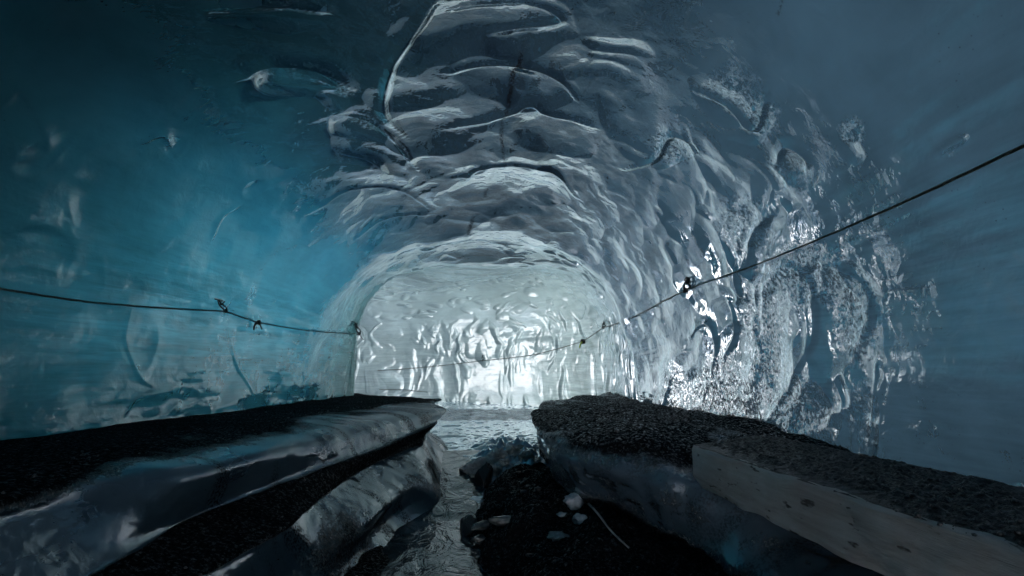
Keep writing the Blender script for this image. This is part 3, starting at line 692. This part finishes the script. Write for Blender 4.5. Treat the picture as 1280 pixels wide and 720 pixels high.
def knot_geo(c, r, n=3):
    """a few tight turns of cord wound round one another"""
    out = []
    for k in range(n):
        a0 = random.uniform(0, 6); tl = [random.uniform(-.5, .5) for _ in range(3)]
        loop = [np.array(c) + r * np.array([math.cos(a) * .9, math.sin(a) * .35 + .25 * tl[0] * k, math.sin(a + a0) * .8 + .3 * tl[1]]) for a in np.linspace(0, 2 * math.pi, 15)]
        out.append(tube_geo(loop, r * .42, 6))
    return merge(*out)
def cord_tie(top, rope_pt, size, label, tails=True, mat=M_cord):
    top = np.array(top); rp = np.array(rope_pt)
    e = bpy.data.objects.new('cord_tie', None); sc.collection.objects.link(e); e.location = tuple(rp)
    tag(e, label, 'cord tie', 'cord ties holding the ropes to ice screws')
    T0 = top - rp; z0 = np.zeros(3)
    side_ = np.cross(T0, [0, 0, 1.0]); side_ = side_ / max(np.linalg.norm(side_), 1e-6) * size * .35 if np.linalg.norm(side_) > 1e-5 else np.array([size * .35, 0, 0])
    sx = np.array([size * .28, 0, 0])
    lpz = [z0, T0 * .3 + sx, T0 * .62 + sx * .25, T0, T0 * .6 - sx * .8, T0 * .28 - sx * .6, z0]
    V, F = tube_geo(spline(lpz, 6), size * .075, 6); mesh_object('cord_loop', V, F, mat, e)
    V, F = knot_geo(z0, size * .16); mesh_object('knot', V, F, mat, e)
    V, F = knot_geo(T0 * .62, size * .11, 2); k2 = mesh_object('knot', V, F, mat, e)
    V, F = tube_geo([T0 + np.array([0, .12, 0]) + sx * -.2, T0 + np.array([0, -.01, 0]), T0 + np.array([-size * .3, -.03, size * .03])], size * .09, 8)
    mesh_object('ice_screw', V, F, M_steel, e)
    if tails:
        V, F = merge(tube_geo(spline([T0 * .62, T0 * .66 + sx * .9 + [0, 0, size * .05], T0 * .72 + sx * 1.5 + [0, 0, size * .16]], 5), size * .055, 6))
        mesh_object('cord_end', V, F, mat, e)
    return e
cord_tie(wall_point(271, 374, .02)[0], LP[-1], .12, 'black cord tie with an ice screw, leftmost tie on the teal left wall')
cord_tie(wall_point(443, 403, .02)[0], LP2[3], .17, 'small black cord tie right at the edge of the left wall', tails=False)
cord_tie(wall_point(864, 347, .03)[0], RP[4], .17, 'black cord tie holding the olive rope on the right wall')
cord_tie(wall_point(757, 402, .03)[0], FP[1], .15, 'dark cord tie on the far wall rope, nearest the right wall', tails=False)
cord_tie(wall_point(604, 444, .03)[0], FP[4], .12, 'tiny dark cord tie at the middle of the far wall rope', tails=False)
# knot with two hanging ends on the left rope
e = bpy.data.objects.new('rope_knot', None); sc.collection.objects.link(e); e.location = tuple(LP2[1])
V, F = knot_geo(np.zeros(3), .026, 5); mesh_object('knot', V, F, M_cord, e)
for sgn, ln, w in ((-1, .11, .013), (1, .10, .008)):
    V, F = tube_geo(spline([(0, 0, 0), (sgn * .028, -.01, -.015), (sgn * .045, -.01, -.06), (sgn * (.05 if sgn < 0 else .062), -.01, -ln)], 6), w, 6)
    mesh_object('rope_end', V, F, M_cord, e)
tag(e, 'thick black knot with two hanging rope ends on the left rope', 'knot')
e = bpy.data.objects.new('rope_knot', None); sc.collection.objects.link(e); e.location = tuple(FP[2])
V, F = knot_geo(np.zeros(3), .05, 5); mesh_object('knot', V, F, M_cord, e)
V, F = tube_geo(spline([(-.02, -.03, -.01), (-.07, -.04, -.08), (-.09, -.04, -.16)], 6), .018, 6); mesh_object('tape_end', V, F, M_tag, e)
tag(e, 'black knot with a yellow green tape end on the far rope', 'knot')

# ------------------------------------------------------------------ stones, ice lumps, stick
from mathutils import noise as mn
M_rock = plain_material('black_basalt', (.006, .006, .007), (.03, .03, .032), 14, .4, .012, 30)
M_lump = plain_material('cloudy_ice', (.30, .36, .42), (.62, .68, .74), 14, .22, .006, 30, spec=.9)
M_grub = plain_material('dirty_ice_rubble', (.22, .21, .20), (.74, .71, .69), 7, .3, .03, 30, spec=.8)
M_peb = plain_material('wet_grey_stone', (.05, .055, .06), (.16, .165, .17), 9, .25, .004, 30, spec=.8)
bvf = bvh_of(Pf[::2, ::2])
def floor_point(px, py):
    loc, nrm, idx, d = bvf.ray_cast(Vector((0, 0, EYE)), Vector(ray(px, py))); return np.array(loc)
import bmesh
def stone(name, c, r, mat, label, cat, group=None, seed=0, rough=.35, rot=0, sub=4, angular=False):
    bm = bmesh.new(); bmesh.ops.create_icosphere(bm, subdivisions=sub, radius=1.0)
    for v in bm.verts:
        n = v.co.normalized()
        k = 1 + rough * (.9 * abs(mn.noise(n * 2.6 + Vector((seed, seed * 2, 1)))) + .35 * mn.noise(n * 7 + Vector((0, seed, seed)))) + rough * mn.noise(n * 1.3 + Vector((seed * 3.1, seed, 0))) + rough * .4 * mn.noise(n * 3.7 + Vector((seed, 0, seed * 2)))
        if angular: 
            for q in range(7):
                pl = Vector((math.sin(q * 2.4 + seed), math.cos(q * 1.7 + seed), math.sin(q * 3.9 + seed * 2))).normalized(); dd = n.dot(pl)
                if dd > .62: k = min(k, .70 / dd)
        v.co = Vector((n.x * r[0] * k, n.y * r[1] * k, n.z * r[2] * k))
    me = bpy.data.meshes.new(name); bm.to_mesh(me); bm.free()
    me.polygons.foreach_set('use_smooth', [not angular] * len(me.polygons)); me.materials.append(mat)
    o = bpy.data.objects.new(name, me); sc.collection.objects.link(o); o.location = (c[0], c[1], c[2] + r[2] * .35); o.rotation_euler.z = rot
    return tag(o, label, cat, group)
GI = 'ice lumps lying on the black gravel mound'
stone('ice_lump', floor_point(719, 632), (.075, .06, .065), M_lump, 'largest clear ice lump at the head of the frosted stick', 'ice lump', GI, 1, .35)
stone('ice_lump', floor_point(702, 645), (.035, .03, .022), M_lump, 'smallest white ice lump left of the frosted stick', 'ice lump', GI, 2, .35)
stone('ice_lump', floor_point(725, 651), (.05, .04, .035), M_lump, 'round white ice lump just under the frosted stick', 'ice lump', GI, 3, .35)
stone('ice_lump', floor_point(696, 672), (.07, .05, .03), M_grub, 'dull grey ice lump half buried in the black gravel', 'ice lump', GI, 4, .35)
GS = 'smooth grey stones at the stream side of the mound'
stone('smooth_stone', floor_point(606, 658), (.14, .05, .035), M_peb, 'slanting flat grey stone at the water edge of the mound', 'stone', GS, 5, .25, rot=.7)
stone('smooth_stone', floor_point(634, 653), (.15, .05, .04), M_peb, 'long pale grey stone lying across the gravel mound', 'stone', GS, 6, .2, rot=.05)
stone('smooth_stone', floor_point(600, 676), (.08, .05, .035), M_peb, 'lower grey stone beside the stream, nearest the viewer', 'stone', GS, 7, .25, rot=.5)
stone('black_rock', floor_point(606, 604), (.12, .12, .17), M_rock, 'angular black rock standing at the tip of the gravel mound', 'rock', None, 8, .3, angular=True)
stone('black_rock', floor_point(585, 668), (.10, .14, .12), M_rock, 'black rock jutting into the stream from the mound', 'rock', None, 9, .3, angular=True)
q = on_level(118, 712, 1.02); stone('black_rock', q, (.06, .06, .05), M_rock, 'dark wet stone at the bottom left corner', 'rock', None, 10, .3)
a, b = floor_point(729, 627), floor_point(785, 690)
a[2] += .04; b[2] += .03
pts = [floor_point(729 + 56 * f + 2 * math.sin(f * 7), 627 + 63 * f) + np.array([0, 0, .018]) for f in np.linspace(0, 1, 16)]
for _ in range(3): pts = [pts[0]] + [(pts[i - 1] + pts[i] + pts[i + 1]) / 3 for i in range(1, 15)] + [pts[-1]]
pts = [p + np.array([0, 0, .006]) for p in pts]
V, F = tube_geo(pts, [.010 * (1 - .5 * f) for f in np.linspace(0, 1, 16)], 7)
tag(mesh_object('stick', V, F, M_grub), 'slender frost coated stick lying on the black gravel', 'stick')
# loose gravel on the silt: too many to count
def scatter(name, srcs, label):
    rg = np.random.default_rng(77); ico = bmesh.new(); bmesh.ops.create_icosphere(ico, subdivisions=1, radius=1.0)
    bv_ = np.array([v.co[:] for v in ico.verts]); ico.verts.ensure_lookup_table(); bf = np.array([[v.index for v in f.verts] for f in ico.faces]); ico.free()
    VV, FF, n0 = [], [], 0
    for G_, mask, num, r0, r1 in srcs:
        w_ = (mask > .55) & (G_[..., 1] < 9) & (G_[..., 1] > 1.2); ii = np.argwhere(w_)
        d_ = 1 / np.maximum(G_[w_][:, 1], 1.5); pick = rg.choice(len(ii), num, p=d_ / d_.sum())
        P_ = G_[ii[pick, 0], ii[pick, 1]]; keep = fbm(P_[:, 0] * 1.7, P_[:, 1] * 1.7, seed=88, octaves=2) + rg.uniform(-.6, .9, num) > .1
        P_ = P_[keep]; m = len(P_)
        r = r0 * (r1 / r0) ** (rg.random(m) ** 4)
        an = rg.uniform(0, 6.28, m); sq = rg.uniform(.45, .9, m); st_ = rg.uniform(.6, 1.3, m)
        B = bv_[None] * (1 + rg.uniform(-.28, .28, (m, len(bv_), 1)))
        x0 = B[..., 0] * st_[:, None]; y0 = B[..., 1]
        xx = x0 * np.cos(an)[:, None] - y0 * np.sin(an)[:, None]; yy = x0 * np.sin(an)[:, None] + y0 * np.cos(an)[:, None]
        Q_ = np.stack([xx, yy, B[..., 2] * sq[:, None]], 2) * r[:, None, None] + P_[:, None, :]
        Q_[..., 2] += (r * .25)[:, None]
        VV.append(Q_.reshape(-1, 3)); FF.append((bf[None] + (np.arange(m) * len(bv_))[:, None, None] + n0).reshape(-1, 3)); n0 += m * len(bv_)
    VV, FF = np.concatenate(VV), np.concatenate(FF)
    me = bpy.data.meshes.new(name); me.vertices.add(len(VV)); me.vertices.foreach_set('co', VV.reshape(-1).astype(np.float32))
    me.loops.add(FF.size); me.loops.foreach_set('vertex_index', FF.reshape(-1).astype(np.int32)); me.polygons.add(len(FF)); me.polygons.foreach_set('loop_start', np.arange(0, FF.size, 3, dtype=np.int32)); me.update(calc_edges=True)
    me.materials.append(M_pebble); o = bpy.data.objects.new(name, me); sc.collection.objects.link(o); return tag(o, label, kind='stuff')
M_pebble = plain_material('black_pebbles', (.006, .006, .007), (.06, .06, .065), 3.5, .38, .003, 60, spec=.7)
scatter('gravel', [(BANKS[0][0], BANKS[0][1], 2500, .003, .014), (BANKS[1][0], BANKS[1][1], 12000, .003, .028), (Pf, silt_f, 9000, .005, .045), (pg, np.ones(pg.shape[:2]), 7000, .003, .013)], 'loose black volcanic gravel on the banks and the mound')
GR = 'dirty ice lumps heaped behind the gravel mound'
words_ = ['pale', 'grey', 'dark']
rr_ = np.random.default_rng(5)
places = ['left end', 'middle', 'right end']
spots = [(545, 618, 'lump of dirty ice nearest the stream in the rubble'), (605, 583, 'broad lump of dirty ice at the left end of the rubble'), (622, 572, 'lump of dirty ice in the middle of the rubble'),
         (640, 566, 'lump of dirty ice at the top of the rubble heap'), (658, 572, 'lump of dirty ice against the right ice bank'), (596, 596, 'small dirty lump beside the black rock'), (618, 590, 'low dirty lump just behind the gravel mound')]
spots += [(612, 578, 'pale lump of dirty ice behind the broad one'), (630, 580, 'flat dirty ice lump at the foot of the heap, near its middle'), (650, 562, 'farthest lump of dirty ice on the rubble heap'), (588, 590, 'lump of dirty ice nearest the meltwater')]
for k, (px, py, lb) in enumerate(spots[1:]):
    r0 = rr_.uniform(.07, .13)
    stone('dirty_ice_lump', floor_point(px, py), (r0, r0 * .8, r0 * .6), M_grub, lb, 'ice lump', GR, 20 + k, .6, rot=k)

# ------------------------------------------------------------------ light
SUN_EL, SUN_DIR = 34, np.array([1, -.15, 0]) / math.hypot(1, .15)      # towards the sun
w = bpy.data.worlds.new('World'); sc.world = w; w.use_nodes = True
nt = w.node_tree; bg = nt.nodes['Background']; sky = nt.nodes.new('ShaderNodeTexSky'); sky.sky_type = 'NISHITA'; sky.sun_disc = False
sky.sun_elevation = R(SUN_EL); sky.sun_rotation = math.atan2(SUN_DIR[0], SUN_DIR[1])
nt.links.new(sky.outputs[0], bg.inputs[0]); bg.inputs[1].default_value = .12
sd = bpy.data.lights.new('sun', 'SUN'); sd.energy = 5.0; sd.angle = R(.5); sd.color = (1, .90, .80)
so = bpy.data.objects.new('sun', sd); sc.collection.objects.link(so)
tos = Vector((SUN_DIR[0] * math.cos(R(SUN_EL)), SUN_DIR[1] * math.cos(R(SUN_EL)), math.sin(R(SUN_EL))))
so.rotation_euler = tos.to_track_quat('Z', 'Y').to_euler()

sc.view_settings.view_transform = 'Standard'; sc.view_settings.look = 'None'; sc.view_settings.gamma = 1
sc.view_settings.exposure = 3.42
sc.cycles.use_denoising = True
sc.cycles.max_bounces = 8; sc.cycles.diffuse_bounces = 5; sc.cycles.glossy_bounces = 4; sc.cycles.transmission_bounces = 3
sc.cycles.sample_clamp_indirect = 12; sc.cycles.caustics_reflective = False; sc.cycles.caustics_refractive = False
